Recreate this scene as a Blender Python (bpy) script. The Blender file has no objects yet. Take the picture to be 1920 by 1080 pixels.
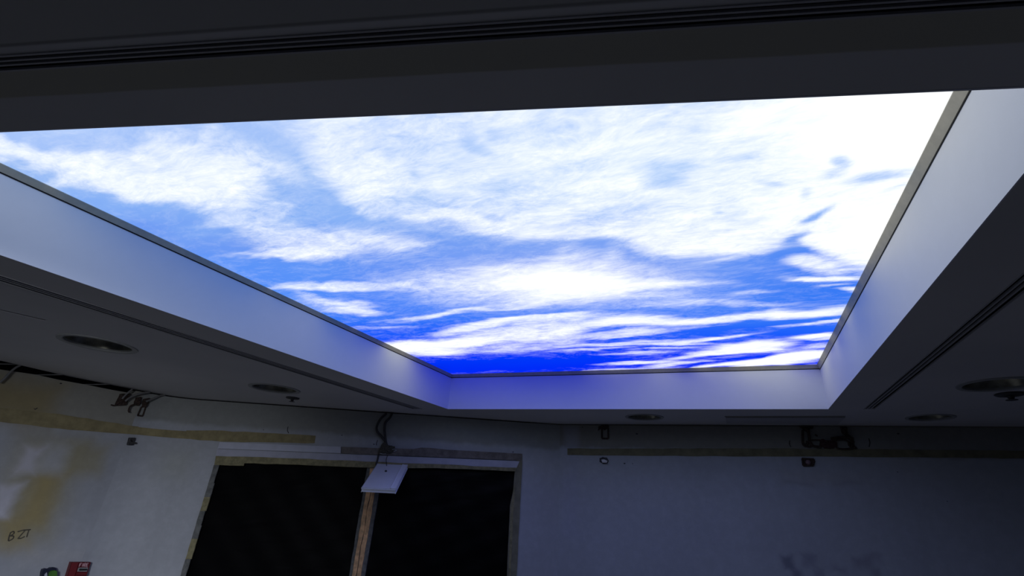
import bpy, bmesh, math, random
import numpy as np
from mathutils import Vector, Matrix
from mathutils.geometry import delaunay_2d_cdt
random.seed(4); rng = np.random.default_rng(7)
sc = bpy.context.scene
COL = sc.collection

# ------------------------------------------------------------------ camera, world, exposure
CAMZ = 1.9
FPX = 884.0
_up = Vector((130, -2000, FPX)).normalized()
_y = Vector((420, 418, FPX)); _y = (_y - _up * _y.dot(_up)).normalized()
_x = _y.cross(_up)
cam_d = bpy.data.cameras.new('camera'); cam = bpy.data.objects.new('camera', cam_d); COL.objects.link(cam)
cam_d.sensor_fit = 'HORIZONTAL'; cam_d.sensor_width = 36; cam_d.lens = FPX / 1920 * 36
cam_d.clip_start = .01
# rows: camera right, up, back expressed in the world
R = Matrix(((_x[0], -_x[1], -_x[2], 0), (_y[0], -_y[1], -_y[2], 0), (_up[0], -_up[1], -_up[2], CAMZ), (0, 0, 0, 1)))
cam.matrix_world = R
sc.camera = cam
w = bpy.data.worlds.new('world'); sc.world = w; w.use_nodes = True
w.node_tree.nodes['Background'].inputs[0].default_value = (.55, .6, .75, 1)
w.node_tree.nodes['Background'].inputs[1].default_value = 0.004
vs = sc.view_settings
vs.view_transform = 'Standard'; vs.look = 'None'; vs.gamma = 1; vs.use_curve_mapping = False
vs.exposure = 0.0
PANEL_STRENGTH = 1.0
FLOOR_ALBEDO = .27
# added fill light behind the camera, no visible body, brightens the left-hand walls
lamp_d = bpy.data.lights.new('left_wall_fill_light', 'AREA'); lamp = bpy.data.objects.new('left_wall_fill_light', lamp_d); COL.objects.link(lamp)
lamp_d.shape = 'RECTANGLE'; lamp_d.size = .9; lamp_d.size_y = .6; lamp_d.energy = 11.5; lamp_d.color = (.86, .90, 1.0); lamp_d.spread = math.radians(46)
lamp.location = (-.4, -1.9, 2.40)
lamp.rotation_euler = (Vector((-5.3, 3.0, .35)) - lamp.location).to_track_quat('-Z', 'Y').to_euler()

# ------------------------------------------------------------------ survey helpers (sight lines onto real planes)
CZ = .75 + CAMZ           # ceiling underside
PZ = 1.095 + CAMZ         # luminous panel
def ray(u, v):
    d = (u - 960, v - 540, FPX)
    return Vector((sum(a * b for a, b in zip(_x, d)), sum(a * b for a, b in zip(_y, d)), sum(a * b for a, b in zip(_up, d))))
def at_z(u, v, z=CZ):
    d = ray(u, v); t = (z - CAMZ) / d.z
    return Vector((d.x * t, d.y * t, z))
def proj(x, y, z):
    z = z - CAMZ
    cx = _x[0] * x + _y[0] * y + _up[0] * z; cy = _x[1] * x + _y[1] * y + _up[1] * z; cz = _x[2] * x + _y[2] * y + _up[2] * z
    return 960 + FPX * cx / cz, 540 + FPX * cy / cz
class Facet:
    """a vertical wall plane: local x along it, local y out of the room, z up"""
    def __init__(s, p, q):
        s.p = Vector((p[0], p[1], 0)); s.d = (Vector((q[0], q[1], 0)) - s.p); s.len = s.d.length; s.d.normalize()
        s.n = Vector((-s.d.y, s.d.x, 0)); s.ang = math.atan2(s.d.y, s.d.x)
    def loc(s, u, v, off=0):
        """local (s, z) of a sight line at the plane lying off in front of the wall"""
        r = ray(u, v); o = Vector((0, 0, CAMZ)); n = s.n
        t = ((s.p - n * off) - o).dot(n) / r.dot(n)
        w = o + r * t - s.p
        return (w.dot(s.d), w.z)
    def world(s, a, b, z): return s.p + s.d * a + s.n * b + Vector((0, 0, z))
FA = Facet((-5.34, -3.2), (-5.34, 3.2))
FB = Facet((-5.34, 3.2), (-1.65, 5.045))
FC = Facet((-1.65, 5.045), (4.2, 5.232))

# ------------------------------------------------------------------ sRGB and materials
def lin(c): return tuple(((v / 255) / 12.92 if v / 255 <= .04045 else ((v / 255 + .055) / 1.055) ** 2.4) for v in c)
class NT:
    def __init__(s, name):
        s.m = bpy.data.materials.new(name); s.m.use_nodes = True; s.t = s.m.node_tree; s.b = s.t.nodes['Principled BSDF']
    def n(s, typ, **k):
        o = s.t.nodes.new(typ)
        for a, b in k.items(): setattr(o, a, b)
        return o
    def l(s, a, b): s.t.links.new(a, b)
    def math(s, op, a, b=None, clamp=False):
        o = s.n('ShaderNodeMath', operation=op, use_clamp=clamp)
        for i, v in enumerate((a, b)):
            if v is None: continue
            if isinstance(v, (int, float)): o.inputs[i].default_value = v
            else: s.l(v, o.inputs[i])
        return o.outputs[0]
    def mix(s, f, a, b):
        o = s.n('ShaderNodeMix', data_type='RGBA')
        for i, v in ((0, f), (6, a), (7, b)):
            if isinstance(v, (int, float)): o.inputs[i].default_value = v
            elif isinstance(v, tuple): o.inputs[i].default_value = (*v, 1)
            else: s.l(v, o.inputs[i])
        return o.outputs[2]
    def noise(s, vec, scale, detail=4, rough=.5, dist=0):
        o = s.n('ShaderNodeTexNoise'); o.inputs['Scale'].default_value = scale; o.inputs['Detail'].default_value = detail
        o.inputs['Roughness'].default_value = rough; o.inputs['Distortion'].default_value = dist
        s.l(vec, o.inputs['Vector']); return o.outputs['Fac']
    def ramp(s, f, a, b):
        o = s.n('ShaderNodeMapRange', interpolation_type='SMOOTHSTEP'); o.inputs[1].default_value = a; o.inputs[2].default_value = b
        s.l(f, o.inputs[0]); return o.outputs[0]
    def bump(s, h, strength=.3, dist=.01):
        o = s.n('ShaderNodeBump'); o.inputs['Strength'].default_value = strength; o.inputs['Distance'].default_value = dist
        s.l(h, o.inputs['Height']); s.l(o.outputs[0], s.b.inputs['Normal'])
def simple(name, c, rough=.6, metal=0, nscale=20, namt=.15, bump=.1, bd=.002):
    m = NT(name); tc = m.n('ShaderNodeTexCoord').outputs['Object']
    f = m.noise(tc, nscale, 5, .6)
    dark = tuple(v * (1 - namt * 2) for v in c); lite = tuple(min(1, v * (1 + namt)) for v in c)
    m.l(m.mix(m.ramp(f, .25, .75), dark, lite), m.b.inputs['Base Color'])
    m.b.inputs['Roughness'].default_value = rough; m.b.inputs['Metallic'].default_value = metal
    if bump: m.bump(f, bump, bd)
    return m.m
def painted(name, base, patches, rough=.75, grain=.06, bump=.15):
    """plaster whose stains are soft rectangles (cx, cz, hx, hz, shear, soft, colour, amount) in the surface's own x/z (or x/y) metres"""
    m = NT(name); tc = m.n('ShaderNodeTexCoord').outputs['Object']
    warp = m.n('ShaderNodeTexNoise'); warp.inputs['Scale'].default_value = 6; warp.inputs['Detail'].default_value = 5
    m.l(tc, warp.inputs['Vector'])
    wv = m.n('ShaderNodeVectorMath', operation='MULTIPLY_ADD'); m.l(warp.outputs['Color'], wv.inputs[0])
    wv.inputs[1].default_value = (.10, .10, .10); m.l(tc, wv.inputs[2])
    wv2 = m.n('ShaderNodeVectorMath', operation='SUBTRACT'); m.l(wv.outputs[0], wv2.inputs[0]); wv2.inputs[1].default_value = (.05, .05, .05)
    sep = m.n('ShaderNodeSeparateXYZ'); m.l(wv2.outputs[0], sep.inputs[0]); X, Z = sep.outputs[0], sep.outputs[2]
    big = m.noise(tc, 1.3, 3, .5); fine = m.noise(tc, 14, 6, .65)
    col = m.mix(m.ramp(big, .3, .7), tuple(v * (1 - grain) for v in base), tuple(v * (1 + grain) for v in base))
    for cx, cz, hx, hz, sh, soft, c, amt in patches:
        dx = m.math('SUBTRACT', X, cx); dz = m.math('SUBTRACT', Z, cz)
        dx = m.math('SUBTRACT', dx, m.math('MULTIPLY', dz, sh))
        ex = m.math('SUBTRACT', m.math('ABSOLUTE', dx), hx); ez = m.math('SUBTRACT', m.math('ABSOLUTE', dz), hz)
        e = m.math('MAXIMUM', ex, ez)
        f = m.ramp(e, soft, -soft)
        if amt < 1: f = m.math('MULTIPLY', f, amt)
        col = m.mix(f, col, c)
    col2 = m.mix(m.ramp(fine, .35, .75), m.mix(.12 if grain > .03 else .02, col, (.05, .05, .05)), col)
    m.l(col2, m.b.inputs['Base Color']); m.b.inputs['Roughness'].default_value = rough
    m.b.inputs['Specular IOR Level'].default_value = .25
    m.bump(fine, bump, .004)
    return m.m

# ------------------------------------------------------------------ mesh helpers
def tag(o, label=None, cat=None, group=None, kind=None):
    if label: o['label'] = label
    if cat: o['category'] = cat
    if group: o['group'] = group
    if kind: o['kind'] = kind
    return o
def empty(name, loc, ang=0):
    o = bpy.data.objects.new(name, None); COL.objects.link(o); o.location = loc; o.rotation_euler = (0, 0, ang); o.empty_display_size = .1
    return o
def finish(name, bm, mat, parent=None, loc=None, ang=0, smooth=False):
    bmesh.ops.recalc_face_normals(bm, faces=bm.faces)
    me = bpy.data.meshes.new(name); bm.to_mesh(me); bm.free()
    me.materials.append(mat)
    if smooth:
        for p in me.polygons: p.use_smooth = True
    o = bpy.data.objects.new(name, me); COL.objects.link(o)
    if parent: o.parent = parent
    if loc is not None: o.location = loc
    o.rotation_euler = (0, 0, ang)
    return o
def box(bm, x0, x1, y0, y1, z0, z1, M=None):
    r = bmesh.ops.create_cube(bm, size=1)
    for v in r['verts']:
        v.co = Vector((x0 + (v.co.x + .5) * (x1 - x0), y0 + (v.co.y + .5) * (y1 - y0), z0 + (v.co.z + .5) * (z1 - z0)))
        if M: v.co = M @ v.co
    return r['verts']
def prism(bm, pts, lo, hi, axis='z', holes=()):
    """polygon (2D) with holes, extruded between lo and hi; axis z: pts=(x,y); axis y: pts=(x,z)"""
    loops = [list(pts)] + [list(h) for h in holes]
    def P(p, h): return Vector((p[0], p[1], h)) if axis == 'z' else Vector((p[0], h, p[1]))
    flat, edges, k = [], [], 0
    for l in loops:
        flat += [Vector((p[0], p[1])) for p in l]; edges += [(k + i, k + (i + 1) % len(l)) for i in range(len(l))]; k += len(l)
    def inpoly(c, l):
        r = False
        for i in range(len(l)):
            (x1, y1), (x2, y2) = l[i], l[i - 1]
            if (y1 > c[1]) != (y2 > c[1]) and c[0] < (x2 - x1) * (c[1] - y1) / (y2 - y1) + x1: r = not r
        return r
    V2, _, F2, *_r = delaunay_2d_cdt(flat, edges, [], 0, 1e-6)
    tess = []
    for f in F2:
        c = sum((V2[i] for i in f), Vector((0, 0))) / len(f)
        if inpoly(c, loops[0]) and not any(inpoly(c, l) for l in loops[1:]): tess.append(list(f))
    lv = [[bm.verts.new(P(v, h)) for v in V2] for h in (lo, hi)]
    cnt = {}
    for f in tess:
        for q in lv: bm.faces.new([q[i] for i in f])
        for i in range(len(f)):
            e = (f[i], f[(i + 1) % len(f)]); cnt.setdefault(tuple(sorted(e)), []).append(e)
    for e in cnt.values():
        if len(e) == 1:
            a, b = e[0]; bm.faces.new((lv[0][a], lv[0][b], lv[1][b], lv[1][a]))
    for q in lv:
        for v in q:
            if not v.link_faces: bm.verts.remove(v)
def tube(bm, pts, r, seg=8, caps=True):
    pts = [Vector(p) for p in pts]; rings = []
    prev = None
    for i, p in enumerate(pts):
        t = (pts[min(i + 1, len(pts) - 1)] - pts[max(i - 1, 0)]).normalized()
        a = prev if prev else (Vector((0, 0, 1)) if abs(t.z) < .9 else Vector((1, 0, 0)))
        u = (a - t * a.dot(t)).normalized(); v = t.cross(u); prev = u
        rr = r[i] if isinstance(r, (list, tuple)) else r
        rings.append([bm.verts.new(p + (u * math.cos(k * 2 * math.pi / seg) + v * math.sin(k * 2 * math.pi / seg)) * rr) for k in range(seg)])
    for a, b in zip(rings, rings[1:]):
        for k in range(seg): bm.faces.new((a[k], a[(k + 1) % seg], b[(k + 1) % seg], b[k]))
    if caps:
        bm.faces.new(rings[0]); bm.faces.new(rings[-1])
def spline(pts, n=8):
    pts = [Vector(p) for p in pts]; out = []
    P = [pts[0]] + pts + [pts[-1]]
    for i in range(1, len(P) - 2):
        for k in range(n):
            t = k / n; a, b, c, d = P[i - 1], P[i], P[i + 1], P[i + 2]
            out.append(.5 * ((2 * b) + (c - a) * t + (2 * a - 5 * b + 4 * c - d) * t * t + (3 * b - a - 3 * c + d) * t ** 3))
    out.append(pts[-1]); return out
def lathe(bm, prof, seg=48, M=None):
    rings = []
    for r, z in prof:
        rings.append([bm.verts.new(Vector((max(r, 1e-4) * math.cos(k * 2 * math.pi / seg), max(r, 1e-4) * math.sin(k * 2 * math.pi / seg), z))) for k in range(seg)])
    for a, b in zip(rings, rings[1:]):
        for k in range(seg): bm.faces.new((a[k], a[(k + 1) % seg], b[(k + 1) % seg], b[k]))
    if M:
        for rg in rings:
            for v in rg: v.co = M @ v.co
    return rings
def bevel(bm, w=.002, seg=1):
    bmesh.ops.bevel(bm, geom=[e for e in bm.edges], offset=w, segments=seg, affect='EDGES', clamp_overlap=True)

# ------------------------------------------------------------------ materials
M_side = painted('white_satin_paint', (.76, .79, .86), [], rough=.55, grain=.01, bump=.02)
M_floor = simple('dusty_screed', (FLOOR_ALBEDO * 1.1, FLOOR_ALBEDO, FLOOR_ALBEDO * .80), .9, nscale=3)
M_black = simple('dark_void', (.012, .012, .013), .9)
M_void = simple('unlit_cavity_dark', (.02, .019, .018), .95)  # near-black: darkness of the unlit cavity is put into the colour
M_alu = simple('grey_aluminium_track', (.56, .53, .43), .5, .0, nscale=30, namt=.05, bump=.05)
M_slot = simple('ceiling_grey_metal', (.42, .42, .43), .6, nscale=30, namt=.03, bump=0)
M_slotblack = simple('slot_shade_black', (.004, .004, .004), .9, bump=0)  # paints the deep shade inside slots and open gaps
M_ring = simple('downlight_ring_white', (.33, .34, .33), .55, nscale=30, namt=.04, bump=0)
M_refl = simple('spun_metal_reflector', (.32, .31, .24), .32, .85, nscale=9, namt=.3, bump=.05)
M_lens = simple('dull_lamp_glass', (.16, .15, .12), .3, nscale=20)
M_dark = simple('dark_bronze', (.05, .05, .05), .5)
M_tape = simple('olive_masking_tape', (.26, .235, .13), .85, nscale=25, namt=.18, bump=.3)
M_tapeg = simple('grey_tape', (.15, .155, .15), .85, nscale=25, namt=.2, bump=.3)
M_strip = simple('yellowed_filler', (.30, .255, .135), .9, nscale=12, namt=.14, bump=.3)
M_cable = simple('black_cable', (.035, .035, .04), .6)
M_cable2 = simple('grey_cable', (.2, .2, .2), .6)
M_rust = simple('rusty_brown_metal', (.055, .035, .028), .9, nscale=60, namt=.35, bump=.5)
M_hw = simple('galvanised_steel', (.35, .36, .38), .45, .3, nscale=40)

# ------------------------------------------------------------------ the setting: ceiling
def k2(p): return (p.x, p.y)
rFL, rFR = (-2.498, 4.088), (.729, 4.295)
n0, n1 = at_z(0, 248), at_z(1920, 165)
nd = Vector((n1.x - n0.x, n1.y - n0.y)).normalized()
def near(x): return (x, n0.y + (x - n0.x) * nd.y / nd.x)
rNR = near(.690); rNL = near(-2.56)
def side_x(y, side):   # the two long sides of the recess
    if side < 0: return rNL[0] + (rFL[0] - rNL[0]) * (y - rNL[1]) / (rFL[1] - rNL[1])
    return rNR[0] + (rFR[0] - rNR[0]) * (y - rNR[1]) / (rFR[1] - rNR[1])
recess = [rNL, rNR, rFR, rFL]
edge_px = [(0, 676), (130, 706), (250, 730), (370, 753), (480, 759), (710, 774), (820, 780), (940, 791), (1057, 795), (1300, 796), (1600, 798), (1920, 800)]
edge = [k2(at_z(*p)) for p in edge_px]
outer = [(-5.28, -3.0)] + edge + [(4.15, 5.21), (4.15, -3.0)]
# the linear slots (long openings)
def nline(px):  # offset of a sight point from the near recess edge, measured away from it
    p = at_z(*px); return (p.x - n0.x) * nd.y - (p.y - n0.y) * nd.x
dA, dB = nline((0, 134)), nline((0, 103))
pn = Vector((nd.y, -nd.x))
def nslot(d, x): o = Vector((n0.x, n0.y)) + pn * d; t = (x - o.x) / nd.x; return tuple(o + nd * t)
slotN = [nslot(dA, -2.6), nslot(dA, 1.75), nslot(dB, 1.75), nslot(dB, -2.6)]
def par(x0, x1, y0, y1, slope):  # strip parallel to a long side
    return [(x0 + slope * y0, y0), (x1 + slope * y0, y0), (x1 + slope * y1, y1), (x0 + slope * y1, y1)]
sL = (rFL[0] - rNL[0]) / (rFL[1] - rNL[1]); sR = (rFR[0] - rNR[0]) / (rFR[1] - rNR[1])
LW0, LW1 = -2.962, -2.852
RW0, RW1 = .903, .972
slotL = par(LW0 + .01, LW1 + .01, .35, 4.06, sL)
slotR = par(RW0, RW1, 1.42, 4.31, sR)
def circ(c, r, n=48): return [(c[0] + r * math.cos(i * 2 * math.pi / n), c[1] + r * math.sin(i * 2 * math.pi / n)) for i in range(n)]
DL = [((185, 645), .215), ((515, 728.5), .215), ((1208, 782), .175), ((1744, 782.5), .155), ((1872, 720.5), .185)]
DLc = [(at_z(*p), r) for p, r in DL]
hat = [k2(at_z(1359, 780)), k2(at_z(1586, 779.6)), None, None]
hx0, hy0 = hat[0]; hx1, hy1 = hat[1]
hatch = [(hx0, hy0), (hx1, hy1), (hx1, hy1 + .04), (hx0, hy0 + .05)]
al0, al1 = at_z(0, 580), at_z(88, 600)
ad = (al1 - al0).normalized(); al0 = al0 - ad * .9
slitL = [(al0.x, al0.y), (al1.x, al1.y), (al1.x - .03, al1.y), (al0.x - .03, al0.y)]
bm = bmesh.new()
prism(bm, outer, CZ, CZ + .012, 'z', [[(rNL[0] - .004, rNL[1] - .004), (rNR[0] + .004, rNR[1] - .004), (rFR[0] + .004, rFR[1] + .004), (rFL[0] - .004, rFL[1] + .004)], slotN, slotL, slotR, hatch, slitL] + [circ((c.x, c.y), r * .86) for c, r in DLc])
# tonal bands of the near soffit: a brownish skim coat between slot and recess edge
ceil_m = NT('soffit_paint')
tc = ceil_m.n('ShaderNodeTexCoord').outputs['Object']; sep = ceil_m.n('ShaderNodeSeparateXYZ')
wn = ceil_m.noise(tc, 5, 4, .6); ceil_m.l(tc, sep.inputs[0])
X, Y = sep.outputs[0], sep.outputs[1]
d = ceil_m.math('SUBTRACT', ceil_m.math('MULTIPLY', ceil_m.math('SUBTRACT', X, n0.x), nd.y), ceil_m.math('MULTIPLY', ceil_m.math('SUBTRACT', Y, n0.y), nd.x))
dw = ceil_m.math('ADD', d, ceil_m.math('MULTIPLY', ceil_m.math('SUBTRACT', wn, .5), .006))
base = ceil_m.mix(ceil_m.ramp(ceil_m.noise(tc, 1.2, 3), .3, .7), (.56, .56, .56), (.62, .615, .61))
dS, dE = nline((0, 184)), dA
dG = nline((0, 86))
band = ceil_m.math('MULTIPLY', ceil_m.ramp(dw, dS - .003, dS + .003), ceil_m.ramp(d, dE + .004, dE - .004))
col = ceil_m.mix(ceil_m.math('MULTIPLY', band, .9), base, (.42, .41, .33))
far_ = ceil_m.ramp(dw, dG - .003, dG + .003)
col = ceil_m.mix(ceil_m.math('MULTIPLY', far_, .9), col, (.44, .44, .42))
g2 = ceil_m.math('MULTIPLY', ceil_m.ramp(d, dG - .006, dG - .001), ceil_m.ramp(d, dG + .006, dG + .001))
col = ceil_m.mix(ceil_m.math('MULTIPLY', g2, .6), col, (.15, .15, .14))
ceil_m.l(col, ceil_m.b.inputs['Base Color']); ceil_m.b.inputs['Roughness'].default_value = .85
ceil_m.b.inputs['Specular IOR Level'].default_value = .2
ceil_m.bump(ceil_m.noise(tc, 30, 4), .08, .003)
ceiling = finish('ceiling', bm, ceil_m.m)
ceiling['kind'] = 'structure'; ceiling['label'] = 'dark grey plasterboard soffit surrounding the recessed luminous sky'
# recess upstands, each a part of the ceiling
def upstand(name, a, b, z0, z1, th=.004, wob=0):
    a, b = Vector(a), Vector(b); d = (b - a).normalized(); n = Vector((d.y, -d.x))
    bm = bmesh.new(); N = 24; ext = th
    rows = []
    for i in range(N + 1):
        t = i / N; p = a + (b - a) * t + (d * (-ext if i == 0 else ext if i == N else 0))
        rows.append([bm.verts.new((q.x, q.y, z)) for q, z in ((p, z0), (p + n * th, z0), (p + n * th, z1), (p, z1))])
    for r, s in zip(rows, rows[1:]):
        for k in range(4): bm.faces.new((r[k], r[(k + 1) % 4], s[(k + 1) % 4], s[k]))
    bm.faces.new(rows[0]); bm.faces.new(rows[-1])
    return finish(name, bm, M_side, ceiling)
upstand('recess_side', rNL, rNR, CZ - .0005, PZ + .03)
upstand('recess_side', rNR, rFR, CZ - .0005, PZ + .03)
upstand('recess_side', rFR, rFL, CZ - .0005, PZ + .03)
upstand('recess_side', rFL, rNL, CZ - .0005, PZ + .03)

# ------------------------------------------------------------------ the setting: walls, floor
def P3(f, lst): return [f.loc(*p) for p in lst]
WT = CZ + .45
# wall A (left): plaster stops below the ceiling line, ragged dark gap over it
topA = [FA.loc(*p) for p in ((2, 693), (65, 702), (110, 712), (160, 721), (210, 731), (250, 738))]
zc = CZ - .012
polyA = [(0, 0), (FA.len, 0), (FA.len, zc), (6.02, zc)] + [(min(a, 6.0), min(b, zc)) for a, b in reversed(topA)] + [(0, topA[0][1] + .0)]
def wp(f, u, v): return f.loc(u, v)
def patch(f, u, v, wpx, hpx, c, amt=1, soft=.05, sh=0.):
    a, z = f.loc(u, v); a1, _ = f.loc(u + wpx, v); _, z1 = f.loc(u, v + hpx)
    return (a, z, abs(a1 - a), abs(z1 - z), sh, soft, c, amt)
YEL, YEL2, OLV, GRY, WHT = (.40, .33, .16), (.36, .33, .21), (.36, .32, .17), (.35, .37, .37), (.60, .60, .67)
M_wallA = painted('left_wall_plaster', (.42, .44, .48), [
    patch(FA, 70, 915, 62, 100, YEL2, .8, .16),
    patch(FA, 160, 862, 36, 30, YEL2, .75, .08), patch(FA, 75, 935, 26, 50, YEL, .95, .09), patch(FA, 25, 1000, 30, 28, YEL, .85, .1, -.3),
    patch(FA, 56, 862, 18, 26, WHT, .9, .05), patch(FA, 100, 862, 22, 24, (.5, .52, .56), .8, .08), patch(FA, 8, 940, 20, 32, WHT, .95, .05),
    patch(FA, 150, 1040, 90, 8, (.5, .5, .5), .5, .1),
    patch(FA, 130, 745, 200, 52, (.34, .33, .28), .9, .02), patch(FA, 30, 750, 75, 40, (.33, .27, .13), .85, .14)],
    bump=.25)
M_wallB = painted('window_wall_plaster', (.42, .44, .48), [
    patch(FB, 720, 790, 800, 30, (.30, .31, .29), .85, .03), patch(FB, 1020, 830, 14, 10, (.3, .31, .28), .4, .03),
    patch(FB, 330, 870, 25, 25, (.42, .44, .42), .7, .15)], bump=.25)
M_wallC = painted('right_wall_plaster', (.40, .425, .465), [
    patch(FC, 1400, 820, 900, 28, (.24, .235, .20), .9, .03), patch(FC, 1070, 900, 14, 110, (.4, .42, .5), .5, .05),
    patch(FC, 1497, 906, 26, 2.5, (.2, .2, .22), .45, .03), patch(FC, 1590, 906, 26, 1.5, (.2, .2, .22), .6, .025),
    patch(FC, 1550, 895, 90, 12, (.42, .42, .40), .5, .06),
    patch(FC, 1479, 1055, 11, 12, (.16, .17, .22), .75, .03), patch(FC, 1493, 1080, 9, 12, (.16, .17, .22), .75, .03),
    patch(FC, 1519, 1050, 12, 9, (.16, .17, .22), .8, .03), patch(FC, 1534, 1073, 10, 8, (.16, .17, .22), .8, .03),
    patch(FC, 1617, 1054, 15, 10, (.16, .16, .2), .75, .035), patch(FC, 1642, 1048, 12, 9, (.18, .18, .22), .5, .05),
    patch(FC, 1640, 1080, 8, 8, (.15, .15, .2), .8, .03), patch(FC, 1575, 1070, 14, 4, (.15, .15, .2), .7, .025),
    patch(FC, 1575, 1065, 75, 22, (.36, .38, .42), .6, .08), patch(FC, 1750, 930, 200, 80, (.38, .40, .43), .5, .3)], bump=.25)
def wall(name, f, poly, mat, holes=()):
    bm = bmesh.new(); prism(bm, poly, 0, .12, 'y', holes)
    o = finish(name, bm, mat, None, f.p, f.ang); o['kind'] = 'structure'; return o
wallA = wall('wall_left', FA, polyA, M_wallA)
win_out = P3(FB, [(417, 829), (978, 850), (968, 1080)])
wtl, wtr = FB.loc(404, 858), FB.loc(976, 866)
wbl, wbr = FB.loc(340, 1080), FB.loc(966, 1080)
SILL = CAMZ - 1.05
def ext(p, q, z): t = (z - p[1]) / (q[1] - p[1]); return (p[0] + (q[0] - p[0]) * t, z)
opL = ext(FB.loc(409, 858), FB.loc(342, 1080), SILL); opR = ext(FB.loc(974, 880), FB.loc(964, 1080), SILL)
hole = [opL, opR, FB.loc(975, 866), FB.loc(409, 846)]
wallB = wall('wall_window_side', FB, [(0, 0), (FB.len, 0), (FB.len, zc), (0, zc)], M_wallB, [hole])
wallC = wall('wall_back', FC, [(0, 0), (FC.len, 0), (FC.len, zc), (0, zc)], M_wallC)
wall('wall_right', Facet((4.2, 5.232), (4.2, -3.2)), [(0, 0), (8.432, 0), (8.432, zc), (0, zc)], M_wallC)
wall('wall_behind', Facet((4.2, -3.2), (-5.34, -3.2)), [(0, 0), (9.54, 0), (9.54, zc), (0, zc)], M_wallC)
bm = bmesh.new(); box(bm, -5.5, 4.35, -3.35, 5.4, -.1, 0)
fl = finish('floor', bm, M_floor); fl['kind'] = 'structure'
# plenum over the soffit: a rough slab and the back of the wall cavity
bm = bmesh.new(); box(bm, -6.4, 4.35, -3.35, 5.9, CZ + .62, CZ + .72)
fl = finish('ceiling_slab', bm, M_void); fl['kind'] = 'structure'
bm = bmesh.new(); box(bm, -6.1, -6.0, -3.35, 5.9, CZ - .5, CZ + .62)
fl = finish('cavity_back', bm, M_void); fl['kind'] = 'structure'

# ------------------------------------------------------------------ the luminous sky panel
sky = empty('luminous_ceiling_panel', (-.9, 2.4, PZ))
tag(sky, 'large backlit ceiling panel printed with blue sky, sun and white clouds', 'light panel')
step = .0125
xs = np.arange(-2.60, .7701, step); ys = np.arange(-.1, 4.3201, step)
GX, GY = np.meshgrid(xs, ys)
U, V = proj(GX, GY, PZ)
def sm(a, b, x): t = np.clip((x - a) / (b - a), 0, 1); return t * t * (3 - 2 * t)
def vnoise(x, y, seed):
    g = np.random.default_rng(seed).random((64, 64)); x0 = np.floor(x).astype(int); y0 = np.floor(y).astype(int); fx = x - x0; fy = y - y0
    fx = fx * fx * (3 - 2 * fx); fy = fy * fy * (3 - 2 * fy); q = lambda i, j: g[(y0 + j) % 64, (x0 + i) % 64]
    return (q(0, 0) * (1 - fx) + q(1, 0) * fx) * (1 - fy) + (q(0, 1) * (1 - fx) + q(1, 1) * fx) * fy - .5
def fbm(sx, sy, seed, n=4): return sum(vnoise(GX * sx * 2 ** k, GY * sy * 2 ** k, seed + k) * .55 ** k for k in range(n))
pxm = 1.0 / np.maximum(GY, .5)           # the print's picture scale shrinks with distance
U0, V0 = U, V
U = U + fbm(2.2, 4.5, 11) * 62 * pxm; V = V + fbm(2.0, 5.5, 31) * 50 * pxm ** 1.5
D = np.full(U.shape, .10)
def blob(cx, cy, rx, ry, s, ang=0, soft=1.0):
    """cloud (s>0) or gap (s<0) of the printed picture; soft 1 = gaussian-like, small = hard edged"""
    global D
    a = math.radians(ang); du, dv = U - cx, V - cy
    x = (du * math.cos(a) + dv * math.sin(a)) / rx; y = (-du * math.sin(a) + dv * math.cos(a)) / ry
    r = np.sqrt(x * x + y * y); g = 1 - sm(1 - soft * .75, 1 + soft * .55, r)
    D = 1 - (1 - D) * (1 - s * g) if s > 0 else D * (1 + s * g)
def below(pts):  # height of a polyline in the picture
    p = np.array(pts, float); return np.interp(U, p[:, 0], p[:, 1])
# haze of the upper left
D += .04 * sm(480, 250, V)
blob(60, 290, 110, 34, .75, 12); blob(20, 268, 60, 20, .6)
blob(330, 318, 200, 58, .8, 8, .9); blob(300, 345, 150, 36, .85, 8, .8); blob(400, 330, 110, 36, .6, 12); blob(180, 300, 90, 26, .5, 10)
blob(470, 395, 110, 30, .45, 12, 1); blob(420, 410, 90, 10, .3, 6); blob(560, 395, 60, 14, .3, 25)
blob(620, 447, 140, 32, .60, 4); blob(680, 455, 70, 24, .6, 2); blob(570, 468, 75, 14, .65, 2, .8); blob(500, 478, 70, 6, .35)
blob(760, 462, 60, 4, .3, -12)
blob(560, 385, 150, 10, -.45, 32)
blob(330, 254, 180, 10, -.35)
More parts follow.
